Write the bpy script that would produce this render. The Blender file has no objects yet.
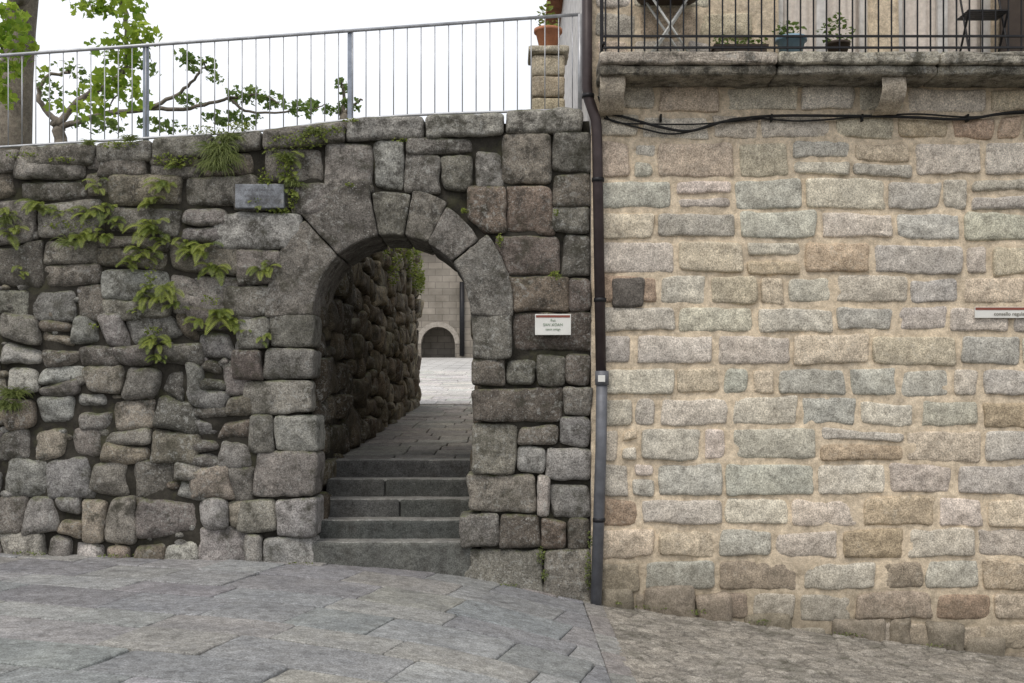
import bpy, math, random, numpy as np
from mathutils import Vector
random.seed(7)
D=11.0; F=1100.0; EZ=1.62; HY=400.0
def P(px,py,Y=0.0):
    s=F/(D+Y)
    return ((px-512)/s, Y, EZ+(HY-py)/s)
def W(px,py): return ((px-512)/100.0,(562-py)/100.0)
SC=bpy.context.scene
# ---------------------------------------------------------------- noise
def _h(ix,iy,iz,seed):
    n=(ix*73856093)^(iy*19349663)^(iz*83492791)^(seed*2654435761 & 0x7fffffff)
    n=n&0xffffffff
    n=((n^(n>>13))*1274126177)&0xffffffff
    n=((n^(n>>16))*2246822519)&0xffffffff
    n=n^(n>>15)
    return (n&0xffff)/32767.5-1.0
def vnoise(p,seed=0):
    i=np.floor(p).astype(np.int64); f=p-i; f=f*f*(3-2*f)
    r=0
    for dx in (0,1):
        wx=f[:,0] if dx else 1-f[:,0]
        for dy in (0,1):
            wy=f[:,1] if dy else 1-f[:,1]
            for dz in (0,1):
                wz=f[:,2] if dz else 1-f[:,2]
                r=r+wx*wy*wz*_h(i[:,0]+dx,i[:,1]+dy,i[:,2]+dz,seed)
    return r
def fbm(p,freq,octv=3,seed=0):
    r=0;a=1.0;t=0
    for o in range(octv):
        r=r+a*vnoise(p*freq+o*17.3,seed+o); t+=a; a*=0.5; freq*=2.03
    return r/t
# ---------------------------------------------------------------- materials
def mat(name):
    m=bpy.data.materials.new(name); m.use_nodes=True
    nt=m.node_tree; b=nt.nodes['Principled BSDF']
    b.inputs['Roughness'].default_value=0.85
    b.inputs['Specular IOR Level'].default_value=0.25
    return m,nt,b
def N(nt,t,**k):
    n=nt.nodes.new(t)
    for a,v in k.items(): setattr(n,a,v)
    return n
def noise(nt,vec,scale,detail=4,rough=0.6):
    n=N(nt,'ShaderNodeTexNoise'); n.inputs['Scale'].default_value=scale
    n.inputs['Detail'].default_value=detail; n.inputs['Roughness'].default_value=rough
    nt.links.new(vec,n.inputs['Vector']); return n.outputs['Fac']
def ramp(nt,fac,a,b,c0=(0,0,0,1),c1=(1,1,1,1)):
    r=N(nt,'ShaderNodeValToRGB'); e=r.color_ramp.elements
    e[0].position=a; e[0].color=c0; e[1].position=b; e[1].color=c1
    nt.links.new(fac,r.inputs['Fac']); return r.outputs['Color']
def mix(nt,fac,a,b,mode='MIX'):
    m=N(nt,'ShaderNodeMix',data_type='RGBA',blend_type=mode)
    for s,v in ((m.inputs[0],fac),(m.inputs[6],a),(m.inputs[7],b)):
        if hasattr(v,'is_output'): nt.links.new(v,s)
        elif isinstance(v,(int,float)): s.default_value=v
        else: s.default_value=(v[0],v[1],v[2],1)
    return m.outputs[2]
def mul(nt,a,b,op='MULTIPLY'):
    m=N(nt,'ShaderNodeMath',operation=op)
    for s,v in ((m.inputs[0],a),(m.inputs[1],b)):
        if hasattr(v,'is_output'): nt.links.new(v,s)
        else: s.default_value=v
    return m.outputs[0]
def granite(name,attr=True,base=(.3,.3,.28),lichen=.35,dark=.5,moss=.0,speck=1.0,bump=.5,lic_col=(.5,.5,.46),topmoss=0.0,spots=0.0,basedirt=False,topdark=0):
    m,nt,b=mat(name)
    g=N(nt,'ShaderNodeNewGeometry'); v=g.outputs['Position']
    if attr:
        a=N(nt,'ShaderNodeAttribute',attribute_name='Col'); col=a.outputs['Color']
    else:
        r=N(nt,'ShaderNodeRGB'); r.outputs[0].default_value=(*base,1); col=r.outputs[0]
    n1=noise(nt,v,2.3,3,.65); col=mix(nt,1.0,col,ramp(nt,n1,.3,.7,(1-.45*dark,)*3+(1,),(1.22,1.2,1.16,1)),'MULTIPLY')
    n1b=noise(nt,v,12,3,.75); col=mix(nt,1.0,col,ramp(nt,n1b,.32,.68,(.70,.69,.68,1),(1.26,1.26,1.26,1)),'MULTIPLY')
    n2=noise(nt,v,75,2,.75); col=mix(nt,speck,col,ramp(nt,n2,.34,.66,(.5,.5,.5,1),(1.45,1.45,1.45,1)),'MULTIPLY')
    n4=noise(nt,v,5.5,5,.75)
    if topdark:
        s=N(nt,'ShaderNodeSeparateXYZ'); nt.links.new(v,s.inputs[0])
        mr=N(nt,'ShaderNodeMapRange'); nt.links.new(s.outputs[2],mr.inputs[0]); mr.inputs[1].default_value=1.2; mr.inputs[2].default_value=3.9
        mr.inputs[3].default_value=0; mr.inputs[4].default_value=topdark
        n4d=mul(nt,n4,mr.outputs[0],'ADD')
    else: n4d=n4
    col=mix(nt,mul(nt,ramp(nt,n4d,.51,.66),dark),col,(.036,.032,.027))
    if lichen>0:
        n5=noise(nt,v,17,4,.8); n6=noise(nt,v,1.7,1,.5)
        lm=mul(nt,ramp(nt,n5,.54,.62),ramp(nt,n6,.38,.58)); col=mix(nt,mul(nt,lm,lichen),col,lic_col)
    if spots>0:
        n9=noise(nt,v,52,3,.8); col=mix(nt,mul(nt,mul(nt,ramp(nt,n9,.59,.66),ramp(nt,n1,.40,.55)),spots),col,(.42,.42,.39))
    if moss>0:
        col=mix(nt,mul(nt,ramp(nt,mul(nt,n4,n1,'SUBTRACT'),.05,.17),moss),col,(.075,.075,.035))
    if topmoss>0:
        s=N(nt,'ShaderNodeSeparateXYZ'); nt.links.new(g.outputs['Normal'],s.inputs[0])
        col=mix(nt,mul(nt,mul(nt,ramp(nt,s.outputs[2],.45,.85),ramp(nt,n1b,.44,.60)),topmoss),col,(.085,.10,.03))
    if basedirt:
        s=N(nt,'ShaderNodeSeparateXYZ'); nt.links.new(v,s.inputs[0])
        lvl=mul(nt,mul(nt,s.outputs[0],.128),s.outputs[2],'ADD')
        lvl=mul(nt,lvl,mul(nt,n4,1.3),'SUBTRACT')
        mr=N(nt,'ShaderNodeMapRange'); nt.links.new(lvl,mr.inputs[0]); mr.inputs[1].default_value=-.95; mr.inputs[2].default_value=-.15
        mr.inputs[3].default_value=.6; mr.inputs[4].default_value=0
        col=mix(nt,mr.outputs[0],col,(.12,.105,.075))
    nt.links.new(col,b.inputs['Base Color'])
    bp=N(nt,'ShaderNodeBump'); bp.inputs['Strength'].default_value=bump; bp.inputs['Distance'].default_value=.014
    nt.links.new(noise(nt,v,32,4,.75),bp.inputs['Height']); nt.links.new(bp.outputs[0],b.inputs['Normal'])
    return m
def plain(name,col,rough=.6,metal=0,var=.25,scale=8):
    m,nt,b=mat(name); g=N(nt,'ShaderNodeNewGeometry'); v=g.outputs['Position']
    n=noise(nt,v,scale,4,.65)
    c=mix(nt,1.0,col,ramp(nt,n,.3,.7,(1-var,)*3+(1,),(1+var,)*3+(1,)),'MULTIPLY')
    nt.links.new(c,b.inputs['Base Color']); b.inputs['Roughness'].default_value=rough; b.inputs['Metallic'].default_value=metal
    return m
def leafmat(name,c1,c2,trans=.5):
    m,nt,b=mat(name)
    r=N(nt,'ShaderNodeValToRGB'); e=r.color_ramp.elements; e[0].color=(*c1,1); e[1].color=(*c2,1)
    a=N(nt,'ShaderNodeAttribute',attribute_name='Col'); nt.links.new(a.outputs['Fac'],r.inputs['Fac'])
    nt.links.new(r.outputs[0],b.inputs['Base Color']); b.inputs['Roughness'].default_value=.5
    t=N(nt,'ShaderNodeBsdfTranslucent'); nt.links.new(r.outputs[0],t.inputs['Color'])
    mx=N(nt,'ShaderNodeMixShader'); mx.inputs[0].default_value=trans
    nt.links.new(b.outputs[0],mx.inputs[1]); nt.links.new(t.outputs[0],mx.inputs[2])
    nt.links.new(mx.outputs[0],nt.nodes['Material Output'].inputs['Surface'])
    return m
M_old=granite('old_granite',lichen=.55,dark=.82,moss=.15,topmoss=.6,bump=.9,spots=.7,lic_col=(.36,.36,.335),topdark=.05)
M_new=granite('house_granite',lichen=.22,dark=.2,speck=.9,bump=.6,lic_col=(.62,.585,.50),basedirt=True)
M_mort=granite('lime_mortar',attr=False,base=(.56,.475,.36),lichen=.3,dark=.12,speck=.35,bump=.6,lic_col=(.62,.555,.45),basedirt=True)
M_gap=granite('earth_joint',attr=False,base=(.034,.031,.025),lichen=.0,dark=.3,speck=.4,moss=.35)
M_slab=granite('street_slab',lichen=.25,dark=.30,moss=.0,speck=.8,bump=.4,lic_col=(.32,.325,.335))
M_step=granite('step_granite',lichen=.2,dark=.5,moss=.0,speck=.9,bump=.5,lic_col=(.2,.2,.19))
M_cob=granite('cobble',attr=True,lichen=.3,dark=.4,moss=.2,speck=1,bump=.8,lic_col=(.34,.32,.29))
M_dirt=granite('ground_earth',attr=False,base=(.075,.068,.055),lichen=.0,dark=.3,speck=.6,moss=.4)
# ---------------------------------------------------------------- mesh helpers
def link(o,parent=None):
    SC.collection.objects.link(o)
    if parent is not None: o.parent=parent
    return o
def empty(name):
    e=bpy.data.objects.new(name,None); SC.collection.objects.link(e); return e
def npmesh(name,V,Q,T,cols,material,parent=None,smooth=True):
    me=bpy.data.meshes.new(name)
    nq=len(Q); nt_=len(T)
    me.vertices.add(len(V)); me.vertices.foreach_set('co',np.asarray(V,dtype=np.float32).ravel())
    me.loops.add(nq*4+nt_*3); me.polygons.add(nq+nt_)
    li=np.concatenate([np.asarray(Q,dtype=np.int32).ravel() if nq else np.zeros(0,np.int32),np.asarray(T,dtype=np.int32).ravel() if nt_ else np.zeros(0,np.int32)])
    me.loops.foreach_set('vertex_index',li)
    ls=np.concatenate([np.arange(nq)*4,nq*4+np.arange(nt_)*3]).astype(np.int32)
    me.polygons.foreach_set('loop_start',ls)
    me.update(calc_edges=True); me.validate()
    if smooth: me.polygons.foreach_set('use_smooth',np.ones(len(me.polygons),dtype=bool))
    if cols is not None:
        a=me.color_attributes.new('Col','FLOAT_COLOR','POINT')
        c=np.ones((len(V),4),dtype=np.float32); c[:,:3]=cols
        a.data.foreach_set('color',c.ravel())
    me.materials.append(material)
    return link(bpy.data.objects.new(name,me),parent)
def simple(name,V,Fc,material,parent=None,smooth=False,cols=None):
    me=bpy.data.meshes.new(name); me.from_pydata(V,[],Fc); me.update()
    me.materials.append(material)
    if smooth:
        for p in me.polygons: p.use_smooth=True
    if cols is not None:
        a=me.color_attributes.new('Col','FLOAT_COLOR','POINT')
        for i,c in enumerate(cols): a.data[i].color=(c,c,c,1)
    return link(bpy.data.objects.new(name,me),parent)
def boxvf(x0,x1,y0,y1,z0,z1,off=0):
    V=[(x0,y0,z0),(x1,y0,z0),(x1,y1,z0),(x0,y1,z0),(x0,y0,z1),(x1,y0,z1),(x1,y1,z1),(x0,y1,z1)]
    Fc=[(0,3,2,1),(4,5,6,7),(0,1,5,4),(1,2,6,5),(2,3,7,6),(3,0,4,7)]
    return V,[tuple(i+off for i in f) for f in Fc]
def box(name,x0,x1,y0,y1,z0,z1,m,parent=None,bev=.004):
    V,Fc=boxvf(x0,x1,y0,y1,z0,z1); o=simple(name,V,Fc,m,parent)
    if bev:
        b=o.modifiers.new('b','BEVEL'); b.width=bev; b.segments=2
    return o
def tube(name,pts,r,m,parent=None,seg=10,radii=None,cap=True):
    V=[];Fc=[]; n=len(pts); pts=[Vector(p) for p in pts]
    up=Vector((0.123,1,0.05)).normalized()
    for i,p in enumerate(pts):
        t=(pts[min(i+1,n-1)]-pts[max(i-1,0)]).normalized()
        a=t.cross(up)
        if a.length<.1: a=t.cross(Vector((1,0,0)))
        a.normalize(); b=t.cross(a)
        rr=radii[i] if radii else r
        for k in range(seg):
            th=2*math.pi*k/seg; V.append(tuple(p+a*math.cos(th)*rr+b*math.sin(th)*rr))
    for i in range(n-1):
        for k in range(seg):
            Fc.append((i*seg+k,i*seg+(k+1)%seg,(i+1)*seg+(k+1)%seg,(i+1)*seg+k))
    if cap: Fc.append(tuple(range(seg))[::-1]); Fc.append(tuple((n-1)*seg+k for k in range(seg)))
    if m is None: return V,Fc
    return simple(name,V,Fc,m,parent,smooth=True)
class Acc:
    def __init__(s): s.V=[];s.F=[]
    def add(s,V,Fc):
        o=len(s.V); s.V+=V; s.F+=[tuple(i+o for i in f) for f in Fc]
    def box(s,*a): s.add(*boxvf(*a))
    def tube(s,pts,r,seg=8,radii=None): s.add(*tube('',pts,r,None,None,seg,radii))
    def done(s,name,m,parent=None,smooth=False): return simple(name,s.V,s.F,m,parent,smooth)
def lathe(name,prof,c,m,parent=None,seg=24):
    V=[];Fc=[]
    for r,z in prof:
        for k in range(seg):
            th=2*math.pi*k/seg; V.append((c[0]+r*math.cos(th),c[1]+r*math.sin(th),c[2]+z))
    for i in range(len(prof)-1):
        for k in range(seg): Fc.append((i*seg+k,i*seg+(k+1)%seg,(i+1)*seg+(k+1)%seg,(i+1)*seg+k))
    return simple(name,V,Fc,m,parent,smooth=True)
# ---------------------------------------------------------------- stones
def clip(poly,nx,ny,c):
    out=[]; n=len(poly)
    for i in range(n):
        a=poly[i];b=poly[(i+1)%n]; da=nx*a[0]+ny*a[1]-c; db=nx*b[0]+ny*b[1]-c
        if da<=0: out.append(a)
        if (da<0<db) or (db<0<da):
            t=da/(da-db); out.append((a[0]+(b[0]-a[0])*t,a[1]+(b[1]-a[1])*t))
    return out
class Stones:
    def __init__(s,mp): s.V=[];s.Q=[];s.T=[];s.C=[];s.n=0;s.mp=mp;s.k=0
    def add(s,poly,h0=0,depth=.15,er=.02,bulge=.015,gap=.008,rnd=3,tint=(.2,.2,.2),rough=1.0,warp=0,circ=None,sideseg=None,dens=.03,jag=.012,tilt=0):
        s.k+=1; seed=s.k*31
        poly=np.array(poly,float)
        A=0.5*np.sum(poly[:,0]*np.roll(poly[:,1],-1)-np.roll(poly[:,0],-1)*poly[:,1])
        if abs(A)<.002: return
        if A<0: poly=poly[::-1]
        ext=min(np.ptp(poly[:,0]),np.ptp(poly[:,1])); jag=min(jag,.08*ext)
        pts=[]
        for i in range(len(poly)):
            a=poly[i];b=poly[(i+1)%len(poly)]; k=max(1,int(np.linalg.norm(b-a)/.02))
            for j in range(k): pts.append(a+(b-a)*j/k)
        p=np.array(pts)
        if warp>0:
            q=np.c_[p,np.zeros(len(p))]
            p=p+warp*np.c_[fbm(q,1.1,2,5),fbm(q,1.3,2,9)]
        for _ in range(rnd*2): p=.25*np.roll(p,1,0)+.5*p+.25*np.roll(p,-1,0)
        if circ is not None:
            cx,cz,Rr=circ; d=p-np.array([cx,cz]); r=np.linalg.norm(d,axis=1)
            msk=(r<Rr)&(d[:,1]>-.05); p[msk]=np.array([cx,cz])+d[msk]/r[msk][:,None]*Rr
        t=np.roll(p,-1,0)-np.roll(p,1,0); L=np.linalg.norm(t,axis=1)+1e-9; t/=L[:,None]
        nrm=np.c_[t[:,1],-t[:,0]]
        q=np.c_[p,np.full(len(p),seed*.37)]
        p=p-nrm*(gap+jag*(fbm(q,6,3,seed)*.8+.3))[:,None]
        seg=np.linalg.norm(np.roll(p,-1,0)-p,axis=1); cum=np.r_[0,np.cumsum(seg)]; per=cum[-1]
        n=int(min(120,max(20,per/dens)))
        u=np.linspace(0,per,n,endpoint=False); pp=np.vstack([p,p[:1]])
        p=np.c_[np.interp(u,cum,pp[:,0]),np.interp(u,cum,pp[:,1])]
        t=np.roll(p,-1,0)-np.roll(p,1,0); t/=(np.linalg.norm(t,axis=1)+1e-9)[:,None]; nrm=np.c_[t[:,1],-t[:,0]]
        c=p.mean(0); dn=np.abs(np.sum((p-c)*nrm,axis=1)); dn=np.maximum(dn,.02)
        ts=[.12,.3,.48,.64,.77,.86,.92,.96,.985,1.0]
        V=[np.array([[c[0],c[1],h0+bulge]])]
        tx,ty=np.random.RandomState(seed).uniform(-1,1,2)*tilt
        for tt in ts:
            q=c+(p-c)*tt; sd=(1-tt)*dn; x=np.clip(1-sd/er,0,1)
            h=h0+bulge*(1-tt**2.2)-er*(1-np.sqrt(np.maximum(0,1-x*x)))
            h=h+(q[:,0]-c[0])*tx+(q[:,1]-c[1])*ty
            V.append(np.c_[q,h])
        hb=V[-1][:,2]
        ns=sideseg or max(2,int(depth/.08))
        for j in range(1,ns+1): V.append(np.c_[p,hb-(depth-er)*j/ns])
        rings=len(ts)+ns
        V=np.vstack(V)
        off=np.array([seed*1.7%97,seed*.9%53,seed*.3%31])
        a=fbm(V+off,3.2,2,seed)*.018*rough+fbm(V+off,12,3,seed+3)*.012*rough
        V2=V.copy(); V2[:,2]+=a
        V2[:,0]+=fbm(V+off+7,8,2,seed+5)*.008*rough; V2[:,1]+=fbm(V+off+11,8,2,seed+8)*.008*rough
        o=s.n; k=np.arange(n); k1=(k+1)%n
        s.T.append(np.c_[np.full(n,o),o+1+k,o+1+k1])
        for r in range(rings-1):
            b0=o+1+r*n;b1=b0+n
            s.Q.append(np.c_[b0+k,b1+k,b1+k1,b0+k1])
        s.V.append(s.mp(V2)); s.n+=len(V2)
        s.C.append(np.tile(np.array(tint,dtype=np.float32),(len(V2),1)))
    def done(s,name,m,parent=None):
        return npmesh(name,np.vstack(s.V),np.vstack(s.Q),np.vstack(s.T),np.vstack(s.C),m,parent)
front=lambda V:np.c_[V[:,0],-V[:,2],V[:,1]]
def sheet(name,mp,a0,a1,b0,b1,res,h,amp,m,parent=None,seed=1,hole=None,cols=None,freq=5):
    na=int((a1-a0)/res)+1; nb=int((b1-b0)/res)+1
    A,B=np.meshgrid(np.linspace(a0,a1,na),np.linspace(b0,b1,nb))
    V=np.c_[A.ravel(),B.ravel(),np.zeros(na*nb)]
    V[:,2]=h+amp*fbm(V,freq,4,seed)
    i=np.arange(nb-1)[:,None]*na+np.arange(na-1)[None,:]; i=i.ravel()
    Q=np.c_[i,i+1,i+na+1,i+na]
    if hole is not None:
        c=V[Q].mean(1); Q=Q[~hole(c[:,0],c[:,1])]
    return npmesh(name,mp(V),Q,np.zeros((0,3),int),cols,m,parent)
def rows(x0,x1,z0,z1,ha,hb,wa,wb,rng,psplit=.15):
    out=[]; x=x0
    while x<x1-.01:
        xe=min(x1,x+rng.uniform(1.0,2.2))
        if x1-xe<.5: xe=x1
        z=z0
        while z<z1-.01:
            h=rng.uniform(ha,hb)
            if z1-(z+h)<ha*.6: h=z1-z
            a=x-(rng.uniform(0,.18) if x>x0 else 0); e=xe+(rng.uniform(-.12,0.04) if xe<x1 else 0)
            while a<e-.01:
                w=rng.uniform(wa,wb)*(.6+.4*h/hb)
                if e-(a+w)<wa*.6: w=e-a
                if h>.25 and rng.random()<psplit:
                    c=rng.uniform(.4,.6)*h; out+= [(a,a+w,z,z+c),(a,a+w,z+c,z+h)]
                else: out.append((a,a+w,z,z+h))
                a+=w
            z+=h
        x=xe
    return out
def rect(x0,x1,z0,z1,rng=None,j=0):
    c=[(x0,z0),(x1,z0),(x1,z1),(x0,z1)]
    if rng: c=[(a+rng.uniform(-j,j),b+rng.uniform(-j,j)) for a,b in c]
    return c
rng=random.Random(3)
def vary(c,k=.15,r=rng):
    f=1+r.uniform(-k,k); return tuple(max(.02,x*f*(1+r.uniform(-.03,.03))) for x in c)
# ================================================================= OLD WALL
CX,CZ=W(392,313); RI=.78; RO=1.22
wall=empty('stone_retaining_wall')
OLD=[(.175,.163,.142),(.215,.202,.182),(.145,.133,.115),(.195,.182,.162),(.25,.243,.228),(.19,.168,.138)]
RUB=[(.26,.252,.238),(.215,.203,.185),(.31,.302,.288),(.17,.158,.143),(.235,.21,.175),(.20,.172,.138)]
st=Stones(front)
def R(x0,x1,y0,y1,t=None,h0=0,circ=False,**k):
    a,b=W(x0,y1),W(x1,y0)
    st.add(rect(a[0],b[0],a[1],b[1],rng,.026),h0=h0+rng.uniform(-.03,.028),tint=tuple(v*1.12 for v in vary(t or rng.choice(OLD),.22)),
      circ=(CX,CZ,RO-.005) if circ else None,er=.036,bulge=.024,gap=-.003,jag=.026,rnd=k.pop('rnd',rng.choice([2,3,4])),tilt=.10,rough=1.3,**k)
COP=[(-460,-330,177,172,200,195),(-330,-200,171,163,196,188),(-200,-90,162,156,187,182),(-90,20,155,148,180,172),(20,95,147,142,169,165),(95,152,142,139,164,161),(152,215,138,135,160,158),(215,262,134,131,153,150),
(262,345,129,121,151,143),(345,425,118,115,142,138),(425,505,114,112,139,135),(505,584,109,107,134,132)]
for x0,x1,ya,yb,yc,yd in COP:
    pts=[W(x0,yc),W(x1,yd),W(x1,yb),W(x0,ya)]
    st.add(pts,h0=.04+rng.uniform(-.02,.015),depth=.95,er=.045,bulge=.01,gap=-.001,jag=.022,rnd=3,tint=vary((.28,.272,.25) if x0>300 else (.2,.188,.165),.12),sideseg=12,dens=.025,rough=1.4)
DK=(.12,.105,.09); MD=(.165,.155,.138); LT=(.22,.215,.205); BR=(.15,.122,.098)
for r in [(262,322,146,181,MD),(322,372,143,188,MD),(372,404,140,190,LT),(404,472,138,154,MD),(404,440,153,192,MD),(440,474,153,190,MD),(474,504,150,188,LT),
 (504,553,134,184,(.18,.16,.14)),(553,592,132,172,MD),(466,505,186,234,BR),(504,553,184,233,BR),(553,592,172,207,DK),(553,592,207,233,MD),
 (496,562,233,276,DK),(562,592,233,276,MD),(500,570,276,312,BR),(570,592,276,312,DK),(512,592,312,353,DK),
 (290,372,181,215,MD),(232,292,181,213,MD),(212,300,213,250,LT),(235,284,250,285,MD),(222,272,285,318,MD)]:
    R(*r[:5],circ=True)
for r in [(471,512,313,358,MD),(471,504,358,387,DK),(504,536,357,386,MD),(536,566,353,386,MD),(566,592,353,386,DK),(471,563,387,424,DK),(563,592,386,417,MD),
 (471,518,424,474,(.19,.175,.155)),(518,557,424,447,DK),(557,592,417,447,LT),(518,545,447,474,LT),(545,592,447,482,(.25,.245,.23)),
 (467,536,474,513,(.17,.15,.13)),(536,550,474,519,(.3,.28,.25)),(550,592,482,519,LT),(460,500,513,547,MD),(500,541,513,548,DK),(541,568,519,549,BR),(568,592,519,551,DK),
 (459,543,547,612,(.17,.16,.14)),(543,592,549,614,(.2,.185,.16))]:
    side=r[0]<475
    R(*r[:5],h0=.01,depth=.45 if side else .18)
for r in [(268,315,314,349,MD),(236,268,318,350,MD),(263,313,349,381,MD),(240,314,381,415,MD),(273,316,415,452,LT),(253,317,452,498,MD),(276,319,498,536,LT),(264,316,536,575,LT),
 (232,263,350,381,DK),(250,273,415,452,MD),(238,276,498,532,MD),(245,264,532,575,LT)]:
    R(*r[:5],h0=.022,depth=.45 if r[0]>251 else .2,circ=False)
a=W(-460,318); b=W(258,150)
for (x0,x1,z0,z1) in rows(a[0],b[0],a[1],b[1],.30,.46,.45,.90,rng,.16):
    if x0>-3.0 and z0<3.6 : continue
    t=vary(rng.choice(OLD),.24)
    st.add(rect(x0,x1,z0,z1,rng,.03),h0=rng.uniform(-.05,.015),er=.045,bulge=.03,rnd=rng.choice([3,4,5]),gap=-.002,jag=.03,tint=t,warp=.09,tilt=.12,depth=.2,rough=1.5)
a=W(-460,600); b=W(256,312)
for q in rows(a[0],b[0],a[1],b[1],.23,.37,.26,.54,rng,.14):
    t=vary(rng.choice(RUB),.25)
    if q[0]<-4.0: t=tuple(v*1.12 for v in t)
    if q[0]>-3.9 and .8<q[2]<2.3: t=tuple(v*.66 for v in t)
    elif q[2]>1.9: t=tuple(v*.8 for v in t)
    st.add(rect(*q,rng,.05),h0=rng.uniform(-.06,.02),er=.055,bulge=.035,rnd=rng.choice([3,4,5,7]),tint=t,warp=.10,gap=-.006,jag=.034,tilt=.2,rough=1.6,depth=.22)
for k in range(320):
    x=rng.uniform(-9.6,-2.6); z=rng.uniform(-.2,3.3); s=rng.uniform(.04,.085)
    pl=[(x+s*(1+rng.uniform(-.3,.5))*math.cos(t*1.05),z+s*.75*math.sin(t*1.05)*(1+rng.uniform(-.3,.3))) for t in range(6)]
    st.add(pl,h0=rng.uniform(-.07,-.03),er=.02,bulge=.02,gap=0,rnd=1,tint=vary(rng.choice(RUB),.2),rough=1,depth=.1,jag=.01)
angs=[-2,40,63,81,100,133,182]; ros=[1.24,1.20,1.26,1.22,1.36,1.27]
for i in range(len(angs)-1):
    a0,a1=math.radians(angs[i]),math.radians(angs[i+1]); pl=[]
    k=10; ro=ros[i]; ro2=ro*rng.uniform(.95,1.03)
    for j in range(k+1):
        th=a0+(a1-a0)*j/k; pl.append((CX+RI*math.cos(th),CZ+RI*math.sin(th)))
    for j in range(k+1):
        th=a1+(a0-a1)*j/k; rr_=ro+(ro2-ro)*j/k; pl.append((CX+rr_*math.cos(th),CZ+rr_*math.sin(th)))
    st.add(pl,h0=.03+rng.uniform(-.014,.016),depth=1.0,er=.022,bulge=.010,rnd=1,gap=-.001,jag=.012,tint=vary(rng.choice([(.19,.182,.165),(.17,.162,.145),(.205,.195,.18)])),sideseg=14,dens=.02,rough=1.2)
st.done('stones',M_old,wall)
def inarch(x,z,m=.25):
    r=np.hypot(x-CX,z-CZ); return ((z>CZ)&(r<RI+m))|((z<=CZ)&(np.abs(x-CX)<RI+.12))
def ztop(x): return np.interp(x,[-9.7,-5.12,-2.5,-1.67,-.87,.75],[3.85,4.14,4.30,4.42,4.47,4.52])
sheet('joints',front,-9.7,.8,-1.0,4.3,.03,-.065,.05,M_gap,wall,seed=3,hole=lambda x,z:inarch(x,z)|(z>ztop(x)-.12))
ac=Acc(); xs=np.linspace(-9.7,.78,140)
prev=None
for x in xs:
    zt=float(ztop(x))-.08
    dx=abs(x-CX); zb=-1.0 if dx>RI+.2 else CZ+math.sqrt(max(0,(RI+.2)**2-dx*dx))
    prev_=(x,zb,zt)
    if prev is not None:
        x0,b0,t0=prev
        ac.add([(x0,.12,b0),(x,.12,zb),(x,.12,zt),(x0,.12,t0),(x0,.93,b0),(x,.93,zb),(x,.93,zt),(x0,.93,t0)],[(0,1,2,3),(5,4,7,6),(3,2,6,7),(1,0,4,5)])
    prev=prev_
ac.done('core',M_gap,wall)
# ================================================================= PASSAGE
pw=empty('alley_wall')
ps=Stones(lambda V:np.c_[-1.985+V[:,2],V[:,0],V[:,1]])
PAS=[(.26,.22,.15),(.22,.185,.13),(.31,.265,.19),(.19,.155,.11)]
def altop(y): return np.interp(y,[0,4.5,7,12.6],[4.05,4.1,4.7,4.95])
for q in rows(.42,12.6,.0,5.0,.26,.42,.34,.75,rng,.12):
    if q[3]>altop(q[0])+.05: continue
    f=float(np.interp(q[0],[0,2,4.5,9],[.32,.42,.8,1.2]))  # stone tint carries the passage shade: dark near the arch, lit at far end
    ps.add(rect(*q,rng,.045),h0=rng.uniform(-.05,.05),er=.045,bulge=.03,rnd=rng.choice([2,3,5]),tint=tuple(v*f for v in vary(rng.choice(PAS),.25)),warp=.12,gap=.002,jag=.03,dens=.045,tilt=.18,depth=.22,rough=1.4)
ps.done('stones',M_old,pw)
sheet('joints',lambda V:np.c_[-1.985+V[:,2],V[:,0],V[:,1]],.3,12.6,-.2,4.85,.06,-.07,.03,M_gap,pw,hole=lambda a,b:b>altop(a)-.15)
pe=Stones(lambda V:np.c_[V[:,0],12.6+V[:,2],V[:,1]])
for q in rows(-8,-2.0,1.0,4.1,.3,.45,.5,.9,rng): pe.add(rect(*q,rng,.03),er=.04,rnd=4,tint=vary(rng.choice(PAS),.2),dens=.06,depth=.2)
pe.done('end_stones',M_old,pw)
pr=empty('alley_side_wall')
p2=Stones(lambda V:np.c_[-.40-V[:,2],V[:,0],V[:,1]])
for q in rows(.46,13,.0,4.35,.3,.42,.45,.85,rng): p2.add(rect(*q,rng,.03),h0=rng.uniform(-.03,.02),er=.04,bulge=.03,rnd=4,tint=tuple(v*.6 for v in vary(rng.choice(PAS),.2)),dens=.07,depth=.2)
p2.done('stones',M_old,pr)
box('core',-.34,.78,.95,13,-1,4.35,M_gap,pr,0)
tv,tf=boxvf(-60,-2.06,.9,12.55,0,4.05); simple('terrace_ground',tv,tf,M_dirt)
stp=empty('granite_steps')
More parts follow.
